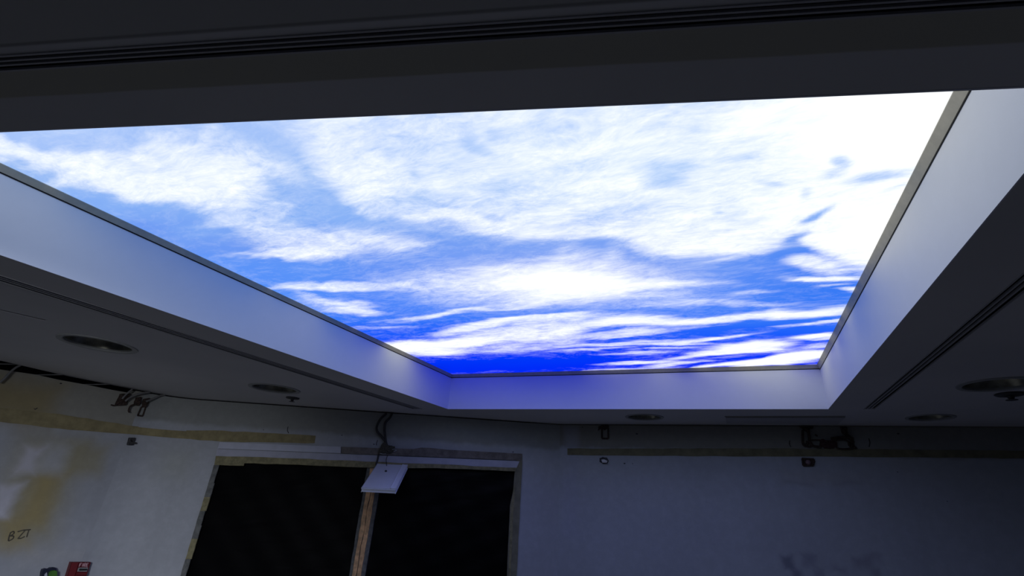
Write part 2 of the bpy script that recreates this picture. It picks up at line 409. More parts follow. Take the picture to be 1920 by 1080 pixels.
# the big cloud
edgeC = below([(440, 150), (520, 265), (560, 300), (600, 350), (640, 385), (700, 408), (760, 425), (820, 432), (900, 441), (960, 452), (1020, 455), (1090, 444), (1130, 436), (1160, 452), (1215, 474), (1280, 482), (1340, 486), (1400, 478), (1450, 466), (1500, 452), (1515, 470), (1540, 480), (1590, 500), (1640, 505), (1700, 480)])
left = sm(470, 640, U + (V - 250) * -.35)
C = sm(14, -22, V - edgeC) * left
D = 1 - (1 - D) * (1 - C * (.70 + .10 * sm(1000, 1500, U)))
for b in ((620, 330, 80, 40, .35, 20), (700, 300, 70, 30, .35, 15), (690, 350, 110, 28, .55, 20), (780, 395, 120, 20, .6, 8), (900, 420, 120, 16, .65, 4), (1040, 435, 90, 14, .75, 0), (1180, 430, 90, 14, .6, -6),
          (1340, 452, 120, 26, .9, 0), (1420, 400, 160, 40, .7, -5), (850, 330, 60, 12, .3, 15), (1060, 395, 80, 26, .5, -15), (1120, 340, 60, 16, .4), (1010, 280, 60, 16, .4), (760, 225, 80, 10, .5, -4), (1130, 215, 180, 14, .6, -2),
          (1150, 262, 90, 22, .5, 0), (1590, 220, 280, 60, .97, -4), (1700, 270, 160, 70, .98, -10), (1500, 265, 80, 26, .6), (1640, 430, 80, 70, .97, -20), (1600, 470, 80, 22, .9, 10), (1440, 240, 100, 30, .6), (1430, 330, 80, 16, .5, -20)):
    blob(*b)
for b in ((880, 268, 46, 13, -.55, 25), (930, 250, 26, 10, -.4, 0), (735, 250, 26, 8, -.4, 25), (962, 345, 50, 16, -.5, 0), (1060, 358, 26, 8, -.25, 0), (1110, 300, 40, 10, -.15, 0), (700, 282, 40, 6, -.3, 10), (770, 328, 14, 4, -.5), (850, 395, 30, 9, -.45, 12), (930, 412, 24, 8, -.4, 0),
          (1262, 328, 48, 24, -.62, 0), (1245, 350, 40, 14, -.4, 0), (1310, 244, 26, 10, -.35, 0), (1395, 300, 40, 9, -.35, -15), (1590, 302, 20, 18, -.65, -40), (1575, 325, 28, 8, -.45, -15), (1650, 327, 58, 7, -.7, -12), (1548, 405, 30, 9, -.8, -32), (1530, 418, 22, 8, -.7, -20), (1515, 358, 14, 9, -.4), (1335, 393, 14, 4, -.4), (1450, 343, 30, 4, -.4), (1690, 345, 30, 5, -.3, -20),
          (1500, 452, 30, 7, -.8, -15), (1478, 478, 36, 8, -.9, -12), (620, 382, 60, 6, -.4, 22), (560, 330, 40, 10, -.4, 50)):
    blob(*b)
# clear belt, streaks, the sun
D = np.where((V > 470), np.minimum(D, .95), D)
for b in ((1530, 498, 55, 12, .7, 8, .8), (1545, 520, 70, 5, .85, 1, .7), (1595, 547, 30, 4, .75, 3), (1560, 535, 30, 3, .35, 0), (1420, 548, 40, 4, .35, 0),
          (620, 537, 130, 7, .6, 1, .8), (600, 541, 60, 5, .4), (730, 530, 160, 4, .35), (640, 573, 70, 11, .35, 8), (665, 580, 60, 7, .55, 2), (600, 560, 50, 6, .3, 15), (720, 616, 60, 4, .3, 0),
          (850, 586, 95, 5, .62, -9, .8), (900, 581, 40, 4, .4), (760, 597, 50, 3, .35, -4),
          (920, 525, 190, 22, .28, 0), (1040, 530, 250, 44, .45, 0), (1050, 532, 165, 28, .62, 0), (1060, 534, 105, 24, .98, 0, 1), (1060, 526, 90, 18, .95), (1180, 532, 130, 12, .75, -1), (1280, 530, 100, 6, .35, 0), (900, 506, 50, 5, .3, 5), (1010, 560, 70, 10, .5, -8), (960, 577, 40, 3, .45, -6), (1200, 556, 200, 8, .18),
          (1090, 496, 90, 26, .25), (1060, 500, 60, 24, .2, -60), (1140, 492, 60, 14, .15, -50)):
    blob(*b)
for b in ((830, 648, 110, 15, .95, -5, .6), (760, 650, 60, 10, .9, -2, .6), (930, 628, 120, 14, .7, -8, .8), (830, 664, 50, 6, .75, -3), (900, 612, 90, 7, .75, -9, .7), (1010, 600, 90, 6, .75, -3, .7), (1020, 630, 90, 12, .75, -8, .8), (950, 655, 60, 6, .5, -4), (1040, 648, 50, 6, .45, -8), (1110, 605, 120, 13, .45, -3), (1060, 622, 24, 10, .6), (1160, 606, 60, 8, .6, -4),
          (1230, 604, 130, 9, .80, -3, .8), (1380, 593, 140, 7, .75, -5, .8), (1500, 588, 90, 8, .85, -3, .8), (1560, 583, 60, 9, .8, -5), (1260, 573, 90, 6, .35, -5), (1380, 569, 120, 5, .3, 2), (1560, 605, 50, 3, .7, -6, .8), (1500, 612, 50, 3, .4, -4), (1130, 630, 150, 5, .5, -6), (1240, 622, 110, 4, .65, -6, .7), (1160, 643, 120, 3, .6, -4), (1110, 655, 80, 3, .5, -4),
          (1330, 634, 110, 3.5, .75, -5, .8), (1270, 642, 70, 3, .6), (1410, 649, 80, 10, .95, -3, .6), (1370, 658, 80, 6, .9, -3, .6), (1440, 657, 50, 5, .8), (1530, 632, 55, 5, .92, -3, .7), (1540, 648, 40, 5, .45, -8), (1190, 662, 70, 2.5, .6, -3), (1200, 681, 80, 3, .75, -2, .8), (1290, 668, 60, 4, .6, -8), (1250, 652, 60, 2.5, .5, -3),
          (1290, 679, 90, 3, .7, -7), (1450, 676, 130, 7, .95, -6, .6), (1500, 668, 60, 8, .95, -6, .6), (1390, 687, 130, 4.5, .95, -4, .6), (1180, 693, 90, 2, .55, -3), (1520, 688, 60, 4, .5, -6)):
    blob(*b)
for b in ((1400, 612, 130, 7, -.9, -5, .8), (1300, 617, 70, 5, -.6, -3), (1500, 622, 90, 5, -.8, -4), (1350, 672, 50, 2.2, -.8, -4), (1340, 692, 50, 2.0, -.8, -5), (950, 684, 180, 13, -.95, -1, .6), (1120, 671, 60, 5, -.6), (1460, 690, 60, 1.6, -.7, -4)):
    blob(*b)
D = np.clip(D, 0, 1)
mott = np.clip(fbm(2.6, 6.0, 57, 4) * 1.6 + .18, 0, 1) * sm(1560, 1300, U) * sm(455, 400, V) * sm(500, 650, U)
D = D - .42 * mott * D
D = np.where(V < 480, D - D * (1 - sm(1350, 1600, U)) * sm(500, 440, V) * (.22 - .08 * sm(700, 1200, U)), D * .96)
# printed sky colour
rows = [(150, (176, 204, 252)), (240, (166, 196, 250)), (330, (156, 190, 246)), (400, (134, 176, 246)), (455, (112, 156, 243)), (510, (98, 146, 246)), (560, (76, 134, 250)), (600, (50, 116, 250)), (635, (20, 86, 252)), (665, (0, 58, 250)), (700, (0, 40, 248)), (900, (0, 40, 248))]
rv = [r[0] for r in rows]
TC = np.stack([np.interp(V, rv, [r[1][k] for r in rows]) for k in range(3)], -1)
satR = (sm(1280, 1560, U) * sm(440, 500, V) * sm(640, 560, V))[..., None] * .75
TC = TC * (1 - satR) + np.array((48, 118, 244)) * satR
satM = (sm(700, 560, U) * sm(460, 500, V) * sm(640, 560, V))[..., None] * .5
TC = TC * (1 - satM) + np.array((84, 148, 250)) * satM
lav = np.exp(-(((U - 1060) / 230) ** 2 + ((V - 530) / 55) ** 2))[..., None] * .75
TC = TC * (1 - lav) + np.array((184, 188, 247)) * lav
cyan = (np.exp(-(((U - 1200) / 450) ** 2 + ((V - 300) / 110) ** 2)) * .6)[..., None]
TC = TC * (1 - cyan) + np.array((176, 210, 252)) * cyan
TL = np.where(TC / 255 <= .04045, TC / 255 / 12.92, ((TC / 255 + .055) / 1.055) ** 2.4)
ny, nx = GX.shape
co = np.stack([GX + .9, GY - 2.4, np.zeros_like(GX)], -1).reshape(-1, 3)
idx = np.arange(nx * ny).reshape(ny, nx)
quads = np.stack([idx[:-1, :-1], idx[1:, :-1], idx[1:, 1:], idx[:-1, 1:]], -1).reshape(-1, 4)
# keep only cells over the recess
U, V = U0, V0
qc = co[quads].mean(1); qx, qy = qc[:, 0] - .9, qc[:, 1] + 2.4
inside = (qx > -2.58) & (qx < .76)
inside &= (qy > n0.y + (qx - n0.x) * nd.y / nd.x - .02) & (qy < rFL[1] + (qx - rFL[0]) * (rFR[1] - rFL[1]) / (rFR[0] - rFL[0]) + .012)
quads = quads[inside]
used = np.unique(quads); remap = -np.ones(nx * ny, int); remap[used] = np.arange(len(used))
me = bpy.data.meshes.new('printed_sky_film')
me.vertices.add(len(used)); me.vertices.foreach_set('co', co[used].astype(np.float32).ravel())
q = remap[quads]
me.loops.add(q.size); me.loops.foreach_set('vertex_index', q.astype(np.int32).ravel())
me.polygons.add(len(q)); me.polygons.foreach_set('loop_start', np.arange(0, q.size, 4, dtype=np.int32))
me.update(calc_edges=True)
at = me.attributes.new('cloud', 'FLOAT', 'POINT'); at.data.foreach_set('value', D.reshape(-1)[used].astype(np.float32))
at = me.attributes.new('tint', 'FLOAT_COLOR', 'POINT')
at.data.foreach_set('color', np.concatenate([TL.reshape(-1, 3)[used], np.ones((len(used), 1))], 1).astype(np.float32).ravel())
film = bpy.data.objects.new('printed_sky_film', me); COL.objects.link(film); film.parent = sky
m = NT('backlit_sky_print'); t = m.t
tc = m.n('ShaderNodeTexCoord').outputs['Object']
def mapv(sx, sy, rot=0, vec=tc):
    o = m.n('ShaderNodeMapping'); o.inputs['Scale'].default_value = (sx, sy, 1); o.inputs['Rotation'].default_value = (0, 0, rot); m.l(vec, o.inputs[0]); return o.outputs[0]
A = m.n('ShaderNodeAttribute', attribute_name='cloud').outputs['Fac']
T = m.n('ShaderNodeAttribute', attribute_name='tint').outputs['Color']
# wind-drawn filaments: warp the coordinates, then stretched noise at three sizes
wp_ = m.n('ShaderNodeTexNoise'); wp_.inputs['Scale'].default_value = 2.2; wp_.inputs['Detail'].default_value = 3; m.l(mapv(.8, 1.2), wp_.inputs[0])
wa = m.n('ShaderNodeVectorMath', operation='MULTIPLY_ADD'); m.l(wp_.outputs['Color'], wa.inputs[0]); wa.inputs[1].default_value = (.35, .22, 0); m.l(tc, wa.inputs[2])
V2 = wa.outputs[0]
nA = m.noise(mapv(1.5, 3.0, 0, V2), 2.6, 9, .62, .3)
nB = m.noise(mapv(1.5, 4.0, 0, V2), 6.5, 8, .64, .3)
nC = m.noise(mapv(2.2, 5.0, 0, V2), 17, 6, .62, .2)
s1 = m.math('ADD', m.math('MULTIPLY', m.math('SUBTRACT', nA, .5), .8), m.math('MULTIPLY', m.math('SUBTRACT', nB, .5), 1.0))
s1 = m.math('ADD', s1, m.math('MULTIPLY', m.math('SUBTRACT', nC, .5), .48))
# noise counts most where cloud is neither absent nor solid
amp = m.math('ADD', m.math('MULTIPLY', m.math('MULTIPLY', A, m.math('SUBTRACT', 1.0, A)), 2.5), m.math('ADD', .09, m.math('MULTIPLY', A, .30)))
dens = m.math('ADD', A, m.math('MULTIPLY', s1, amp))
mr = m.n('ShaderNodeMapRange'); mr.inputs[1].default_value = .07; mr.inputs[2].default_value = .97; m.l(dens, mr.inputs[0]); al = mr.outputs[0]
white = (1.06, 1.09, 1.10)
col = m.mix(al, T, white)
em = m.n('ShaderNodeEmission'); m.l(col, em.inputs[0]); em.inputs[1].default_value = PANEL_STRENGTH
m.l(em.outputs[0], t.nodes['Material Output'].inputs[0])
me.materials.append(m.m)
# backing tray and perimeter track
bm = bmesh.new(); box(bm, -2.60 + .9, .78 + .9, -.2 - 2.4, 4.36 - 2.4, .035, .05)
finish('backing_tray', bm, M_alu, sky)
def track(a, b, off=.017, z0=-.036, z1=.0):
    a, b = Vector(a), Vector(b); d = (b - a).normalized(); n = Vector((-d.y, d.x))
    def bar(nm, prof, mat):
        bm = bmesh.new(); ends = []
        for p, sg in ((a, 1), (b, -1)):
            ends.append([bm.verts.new((p.x + n.x * o_ + .9 + d.x * o_ * sg, p.y + n.y * o_ - 2.4 + d.y * o_ * sg, z)) for o_, z in prof])
        k = len(prof)
        for i in range(k): bm.faces.new((ends[0][i], ends[0][(i + 1) % k], ends[1][(i + 1) % k], ends[1][i]))
        bm.faces.new(ends[0]); bm.faces.new(ends[1])
        return finish(nm, bm, mat, sky)
    bar('track', [(.0005, z0), (off, -.004), (off, -.001), (.0005, -.001)], M_alu)
    bar('gap_shade_bar', [(.0004, z0 - .006), (.0022, z0 - .006), (.0022, z0 - .0005), (.0004, z0 - .0005)], M_slotblack)  # solid black bar, the shade of the gap put into its colour
track(rNL, rNR); track(rNR, rFR); track(rFR, rFL, .017, -.03); track(rFL, rNL, .014, -.030)

# ------------------------------------------------------------------ linear slot diffusers
def slot(name, quad, nb, label, fl=.012):
    """quad: p0->p1 one long edge, p3->p2 the other"""
    p = [Vector(a) for a in quad]; c = (p[0] + p[2]) / 2
    root = empty(name, (c.x, c.y, CZ)); tag(root, label, 'air vent', 'linear slot diffusers around the sky recess')
    def strip(nm, t0, t1, z0, z1, mat, e=0):
        a, b = p[0].lerp(p[3], t0), p[1].lerp(p[2], t0); c2, d2 = p[1].lerp(p[2], t1), p[0].lerp(p[3], t1)
        bm = bmesh.new(); prism(bm, [(v.x - c.x, v.y - c.y) for v in (a, b, c2, d2)], z0, z1); return finish(nm, bm, mat, root)
    W = (p[3] - p[0]).length; f = fl / W
    strip('plenum_box', -.02, 1.02, .085, .09, M_slotblack)
    strip('box_side', -.04, -.005, .0125, .09, M_slotblack); strip('box_side', 1.005, 1.04, .0125, .09, M_slotblack)
    strip('flange', .0, f, -.003, .004, M_slot); strip('flange', 1 - f, 1., -.003, .004, M_slot)
    strip('box_side', .0005, f * .6, .0045, .085, M_slotblack); strip('box_side', 1 - f * .6, .9995, .0045, .085, M_slotblack)  # black liners added so the grooves look deeply shaded
    span = 1 - 2 * f; g = span / (nb * 2 + 1 + nb * .2)
    for i in range(nb):
        cpos = f + span * (i + 1) / (nb + 1); hw = span / (nb + 1) * .18
        strip('blade', cpos - hw, cpos + hw, -.001, .006, M_slot)
    return root
slot('slot_diffuser', slotN, 2, 'long grey linear slot diffuser crossing the near soffit at the top', .004)
slot('slot_diffuser', [slotL[i] for i in (0, 3, 2, 1)], 2, 'slim linear slot diffuser along the left side of the sky recess', .008)
slot('slot_diffuser', [slotR[i] for i in (0, 3, 2, 1)], 2, 'linear slot diffuser along the right side of the sky recess', .004)

# ------------------------------------------------------------------ hatch and access panel slits
hat_o = empty('access_panel', ((hx0 + hx1) / 2, hy0 + .07, CZ)); tag(hat_o, 'flush ceiling access panel with dark open edge beside the wall at right of centre', 'access panel')
def rel(o, pts): return [(a - o.location.x, b - o.location.y) for a, b in pts]
bm = bmesh.new(); prism(bm, rel(hat_o, [(hx0 + .006, hy0 + .052), (hx1, hy1 + .042), (hx1, hy1 + .38), (hx0 + .006, hy0 + .38)]), -.010, -.0005)
finish('hatch_leaf', bm, M_slot, hat_o)
bm = bmesh.new(); prism(bm, rel(hat_o, [(hx0, hy0), (hx1, hy1), (hx1, hy1 + .04), (hx0, hy0 + .05)]), .0125, .02)
finish('hatch_gap', bm, M_slotblack, hat_o)
acc = empty('ceiling_slit', (al1.x, al1.y, CZ)); tag(acc, 'short dark slit cut in the left soffit at the photo edge', 'ceiling slot')
bm = bmesh.new(); prism(bm, rel(acc, slitL), .0125, .02); finish('slit_backing', bm, M_slotblack, acc)

# ------------------------------------------------------------------ recessed downlights
dl_lab = ['largest unlit recessed downlight in the left soffit, nearest to the viewer', 'unlit recessed downlight in the left soffit beside a small dark sprinkler', 'unlit recessed downlight between sky recess and back wall, left of the access panel', 'unlit recessed downlight near the back wall, right of the access panel', 'unlit recessed downlight in the right soffit beside a sprinkler at photo edge']
for (c, r), lab in zip(DLc, dl_lab):
    root = empty('downlight', (c.x, c.y, CZ)); tag(root, lab, 'downlight', 'recessed downlights in the soffit')
    bm = bmesh.new(); lathe(bm, [(r, -.0005), (r * .99, -.006), (r * .86, -.006), (r * .84, -.002), (r * .84, .012)]); finish('trim_ring', bm, M_ring, root, smooth=False)
    bm = bmesh.new(); lathe(bm, [(r * .84, .010), (r * .80, .05), (r * .70, .09), (r * .52, .13), (r * .45, .14)]); finish('reflector', bm, M_refl, root, smooth=True)
    bm = bmesh.new(); rg = lathe(bm, [(r * .46, .139), (r * .3, .132), (.0, .128)]); finish('lamp_lens', bm, M_lens, root, smooth=True)
    bm = bmesh.new(); lathe(bm, [(r * .85, .0125), (r * .85, .16), (0, .165)]); finish('housing', bm, M_black, root)
def sprinkler(px, lab, s=1):
    c = at_z(*px); root = empty('sprinkler', (c.x, c.y, CZ)); tag(root, lab, 'sprinkler', 'dark sprinkler heads in the soffit')
    bm = bmesh.new(); lathe(bm, [(0, .0), (.07 * s, -.0), (.075 * s, -.006), (.065 * s, -.012), (.03 * s, -.016), (0, -.016)], 24); finish('escutcheon', bm, M_dark, root, smooth=True)
    bm = bmesh.new(); lathe(bm, [(.018 * s, -.015), (.016 * s, -.03), (.008 * s, -.034), (.008 * s, -.038), (0, -.038)], 16)
    finish('nozzle', bm, M_dark, root, smooth=True)
    bm = bmesh.new(); lathe(bm, [(0, -.036), (.03 * s, -.037), (.03 * s, -.040), (0, -.040)], 20); finish('deflector', bm, M_dark, root)
sprinkler((549, 745.5), 'small dark sprinkler head in the left soffit behind the second downlight', .85)
sprinkler((1893, 738), 'small dark sprinkler head in the right soffit at the photo edge', .95)

# ------------------------------------------------------------------ strips of tape / filler along the walls
def slab(name, f, pxs, t0, t1, mat, parent, holes=()):
    bm = bmesh.new(); prism(bm, [f.loc(*p, off=0) if len(p) == 2 else p[:2] for p in pxs], -t1, -t0, 'y'); return finish(name, bm, mat, parent)
def rough(pts, n=10, a=1.2):
    """break the sides of a pixel polygon into slightly uneven ones"""
    out = []
    for i, p in enumerate(pts):
        q = pts[(i + 1) % len(pts)]; L = math.dist(p, q); k = max(1, int(L / n))
        for j in range(k):
            t = j / k; e = 0 if j == 0 else a
            out.append((p[0] + (q[0] - p[0]) * t + random.uniform(-e, e), p[1] + (q[1] - p[1]) * t + random.uniform(-e, e)))
    return out
slab('filler_strip', FA, rough([(-60, 752), (0, 765), (110, 776), (200, 791), (296, 806), (296, 819), (230, 813), (130, 806), (0, 791), (-60, 782)], 18, .8), 0, .004, M_strip, wallA)
slab('filler_strip', FB, rough([(296, 806), (400, 807), (592, 817), (590, 831), (415, 828), (296, 819)], 18, .7), 0, .004, M_strip, wallB)
slab('filler_strip', FC, rough([(1064, 841), (1400, 841), (1600, 842), (1990, 846), (1990, 861), (1700, 857), (1400, 856), (1064, 853)], 22, .6), 0, .004, simple('dull_filler', (.185, .17, .10), .9, nscale=12, namt=.14), wallC)
# the two left walls meet in a soft plastered cove
NC = 12
def cove(name, z0, z1, off, mat, parent, F1=FA, F2=FB, rr=.30):
    P0, P1, P2 = F1.world(F1.len - rr, -off, 0), F1.world(F1.len, 0, 0), F2.world(rr, -off, 0)
    bis = -(F1.n + F2.n).normalized(); P1 = P1 + bis * off
    bm = bmesh.new(); rows_ = []
    for i in range(NC + 1):
        t = i / NC; p = P0 * (1 - t) ** 2 + P1 * 2 * t * (1 - t) + P2 * t * t
        za = z0[0] + (z0[1] - z0[0]) * t; zb = z1[0] + (z1[1] - z1[0]) * t; bk = p
        rows_.append([bm.verts.new(parent.matrix_world.inverted() @ Vector((q.x, q.y, z))) for q, z in ((p, za), (p, zb))])
    for r, s2 in zip(rows_, rows_[1:]):
        bm.faces.new((r[0], s2[0], s2[1], r[1]))
    return finish(name, bm, mat, parent, smooth=(rr > .3))
bpy.context.view_layer.update()

cove('plaster_cove', (0, 0), (zc, zc), .0006, M_wallB, wallB, FA, FB, .301)
zt, zb_ = FA.loc(280, 804)[1], FA.loc(280, 818)[1]; zt2, zb2 = FB.loc(316, 806)[1], FB.loc(316, 820.5)[1]
cove('filler_strip', (zb_, zb2), (zt, zt2), .005, M_strip, wallB)
# battens bridging the dark gap at the left
for a, b in (((2, 682), (34, 683)), ((68, 703), (130, 702)), ((160, 721), (222, 720)), ((250, 741), (305, 744)), ((330, 751), (372, 752))):
    p, q2 = FA.loc(*a), FA.loc(*b)
    bm = bmesh.new()
    tube(bm, [(p[0], .03, p[1]), (q2[0], -.0, q2[1])], .0055, 6); finish('batten', bm, M_cable2, wallA)

# ------------------------------------------------------------------ window with taped black polythene
win = empty('window_1', FB.world(1.6, 0, SILL), FB.ang); win['kind'] = 'structure'; win['label'] = 'wide window masked with black polythene and tape, timber post between two bays'
OFF = Vector((1.6, 0, SILL))
def wslab(name, pxs, b0, b1, mat, raw=False):
    """b0..b1: depth in the wall's own y (negative = into the room)"""
    bm = bmesh.new(); pts = pxs if raw else [FB.loc(*p) for p in pxs]
    prism(bm, [(a - OFF.x, z - OFF.z) for a, z in pts], b0, b1, 'y'); return finish(name, bm, mat, win)
M_board = simple('grey_primed_board', (.50, .52, .62), .6, nscale=8, namt=.05)
M_boardd = simple('brown_shaded_board', (.185, .165, .15), .8, nscale=14, namt=.2)  # browner right part of the board, its different light put into the colour
M_tim = simple('raw_timber', (.75, .46, .24), .8, nscale=22, namt=.2, bump=.3)
M_frm = simple('plaster_edge', (.24, .24, .23), .9, nscale=16, namt=.2)
up = wslab('head_board', [(410, 841.3), (414, 829.5), (640, 838), (640, 850.2)], -.022, .02, M_board)
upb = wslab('head_board', [(641, 850.3), (641, 838.1), (712, 840.5), (776, 842), (790, 839.5), (806, 840), (840, 843.5), (978, 851), (977, 863.4), (712, 853)], -.020, .02, M_boardd); upb['label'] = 'brown right part of the head board, its different light painted in'
wslab('head_board', [(406, 855.5), (409, 842.5), (700, 854), (974, 865), (968, 878), (706, 867)], -.018, .02, simple('grey_board_lower', (.42, .43, .52), .6, nscale=8, namt=.06))
tp = wslab('tape_strip', rough([(404, 872), (407, 855), (560, 860), (706, 866), (968, 877), (966, 884), (820, 878), (692, 877), (560, 871.5), (460, 869), (459, 873.5), (411, 872)], 20, .6), -.024, -.019, M_tape)
bot = lambda a, b: ext(FB.loc(*a), FB.loc(*b), SILL)
# side strips in pieces of grey and olive tape
ys_ = [872, 906, 932, 958, 985, 1010, 1048, 1084, 1150]
for i, (a, b) in enumerate(zip(ys_, ys_[1:])):
    xo = lambda y: 405 - (y - 862) * .30; xi = lambda y: 412 - (y - 872) * .303 + (1.5 if i % 3 else 0)
    wslab('tape_piece', rough([(xo(a), a), (xo(b), b), (xi(b), b), (xi(a), a)], 9, .5), -.012 - .001 * (i % 2), -.002, (M_tapeg, M_tapeg, M_tape)[i % 3])
# right jamb
wslab('jamb_strip', rough([(966, 866), (979, 851), (978.6, 880), (968, 1082), (966, 1120), (948, 1120), (950.6, 1079), (956, 949), (962, 920), (965, 884)], 22, .5), -.016, .02, simple('olive_jamb', (.20, .19, .13), .85, nscale=10))
wslab('jamb_tape', rough([(962, 920), (965.5, 905), (961, 985), (957.5, 1082), (953, 1082), (957.5, 950)], 22, .4), -.020, -.0165, M_tape)
# timber post: two boards with a crack between, torn tape along both edges
cx = lambda y: 695 - (y - 920) * .170
def vquad(l, r, y0=880, y1=1130, st=16, a=.6):
    yy = np.arange(y0, y1, st); L = [(l(y) + random.uniform(-a, a), y) for y in yy]; Rr = [(r(y) + random.uniform(-a, a), y) for y in yy]
    return L + Rr[::-1]
cr = lambda y: cx(y) + .6 + .8 * math.sin(y * .09)
wslab('post_tape', vquad(lambda y: cx(y) - 14, lambda y: cx(y) + 16, 868), .004, .03, M_tapeg)
wslab('post_board', vquad(lambda y: cx(y) - 7.5, lambda y: cr(y) - .8, 878, 1130, 12, .5), -.012, .003, M_tim)
wslab('post_board', vquad(lambda y: cr(y) + .6, lambda y: cx(y) + 9, 878, 1130, 12, .5), -.012, .003, M_tim)
# polythene sheets: wrinkled black film, one per bay
def sheet(x0px, x1px, seed):
    (a0, z0), (a1, z1) = FB.loc(x0px[0], x0px[1]), FB.loc(x1px[0], x1px[1])
    g = np.random.default_rng(seed); nx_, nz_ = 90, 110
    bm = bmesh.new(); top = max(z0, z1) + .02; H = top - SILL
    vv = [[None] * (nx_ + 1) for _ in range(nz_ + 1)]
    creases = [(g.uniform(0, 1), g.uniform(.06, .30), g.uniform(.015, .04), g.uniform(-.004, .007)) for _ in range(16)]
    for j in range(nz_ + 1):
        for i in range(nx_ + 1):
            u = i / nx_; v = (j / nz_) ** 1.3; y = .035
            for (c, sl, wd, h) in creases:
                dd = v - (c * .5 - sl * (u - .5) * .9)
                y -= h * math.exp(-(dd / wd) ** 2) * (1 - .6 * u)
            y += .004 * math.sin(u * 23 + v * 9) * math.sin(v * 31 - u * 4)
            vv[j][i] = bm.verts.new((a0 + (a1 - a0) * u - OFF.x, y, top - H * v - OFF.z))
    for j in range(nz_):
        for i in range(nx_): bm.faces.new((vv[j][i], vv[j][i + 1], vv[j + 1][i + 1], vv[j + 1][i]))
    return finish('polythene_sheet', bm, M_poly, win, smooth=True)
mp = NT('black_polythene'); mp.b.inputs['Base Color'].default_value = (.0012, .0012, .0018, 1); mp.b.inputs['Roughness'].default_value = .5; mp.b.inputs['Specular IOR Level'].default_value = .09
tcp = mp.n('ShaderNodeTexCoord').outputs['Object']; mpm = mp.n('ShaderNodeMapping'); mpm.inputs['Scale'].default_value = (2.0, 1, 12); mpm.inputs['Rotation'].default_value = (0, .22, 0); mp.l(tcp, mpm.inputs[0])
mp.bump(mp.noise(mpm.outputs[0], 1.6, 4, .5, .4), .12, .02); M_poly = mp.m
aL = ext(FB.loc(409, 858), FB.loc(342, 1080), SILL)[0]
sheet((341, 1080), (694, 872), 3); 
sheet((694, 872), (975, 872), 8)
bm = bmesh.new(); box(bm, opL[0] - .1 - OFF.x, opR[0] + .1 - OFF.x, .125, .14, -.1, 1.6); finish('blackout_board', bm, M_black, win)
bm = bmesh.new(); box(bm, opL[0] - .05 - OFF.x, opR[0] + .05 - OFF.x, -.03, .03, -.04, 0); finish('sill_board', bm, M_board, win)

# ------------------------------------------------------------------ hanging panel with its cables
s_, z_ = FB.loc(736, 871, off=.10)
devroot = empty('hanging_sign_panel', FB.world(s_, -.10, z_), FB.ang)
tag(devroot, 'blank white plastic panel hanging tilted by its wires in front of the window post', 'panel')
# find the size and swing that the sight lines give
tl = FB.loc(708, 870, off=.10); tr = FB.loc(764, 873, off=.10); Wd = tr[0] - tl[0]
best = None
for a in np.linspace(.1, .5, 41):
    for b in np.linspace(0, .5, 51):
        w0 = FB.world(tl[0], -.10 - b, tl[1] - a); u, v = proj(*w0)
        e = (u - 678) ** 2 + (v - 915.5) ** 2
        if best is None or e < best[0]: best = (e, a, b)
_, ha, hb = best
drop = Vector((0, -hb, -ha)); Hh = drop.length; dh = drop.normalized(); nn = Vector((1, 0, 0)).cross(dh).normalized()
if nn.y > 0: nn = -nn
zslope = (tr[1] - tl[1]) / Wd
bx = Vector((1, 0, zslope)).normalized()
def dvp(a, h, t): return bx * (a + tl[0] - s_) + dh * h + nn * t + Vector((0, 0, tl[1] - z_ + 0))
def plate(name, a0, a1, h0, h1, t0, t1, mat, bev=.004):
    bm = bmesh.new(); vs_ = box(bm, a0, a1, h0, h1, t0, t1)
    for v in vs_: v.co = dvp(*v.co)
    bevel(bm, bev, 2); return finish(name, bm, mat, devroot)
M_white = simple('white_plastic', (.74, .76, .82), .4, nscale=8, namt=.02, bump=0)
M_white2 = simple('white_plastic_lit_edge', (.80, .82, .88), .35, nscale=8, namt=.02, bump=0)  # lighter copy of the plastic, light on the bevel put into the colour
plate('back_case', .0, Wd, 0, Hh, -.03, 0, M_white, .004)
plate('front_plate', .006, Wd - .05, .006, Hh - .006, .0005, .007, M_white, .002)
plate('side_bevel', Wd - .045, Wd - .003, .006, Hh - .006, .0005, .012, M_white2, .004)
hp = dvp(Wd * .42, Hh * .33, .009)
bm = bmesh.new(); bmesh.ops.create_uvsphere(bm, u_segments=12, v_segments=8, radius=.012, matrix=Matrix.Translation(hp)); finish('cable_gland', bm, M_cable, devroot, smooth=True)
def W2L(o, u, v, off): a, z = FB.loc(u, v, off=off); return Vector((a, -off, z))
lo = Vector((s_, -.10, z_))
wire = [W2L(None, 727, 853, .05) - lo, W2L(None, 724, 862, .08) - lo, W2L(None, 725, 873, .14) - lo, W2L(None, 722, 879, .18) - lo, hp]
bm = bmesh.new(); tube(bm, spline(wire, 6), .0035, 6); finish('wire', bm, M_cable, devroot, smooth=True)
bm = bmesh.new(); tube(bm, spline([W2L(None, 710, 852, .03) - lo, W2L(None, 708, 862, .04) - lo, W2L(None, 705, 872, .05) - lo], 5), .009, 6); finish('wire', bm, M_cable, devroot, smooth=True)
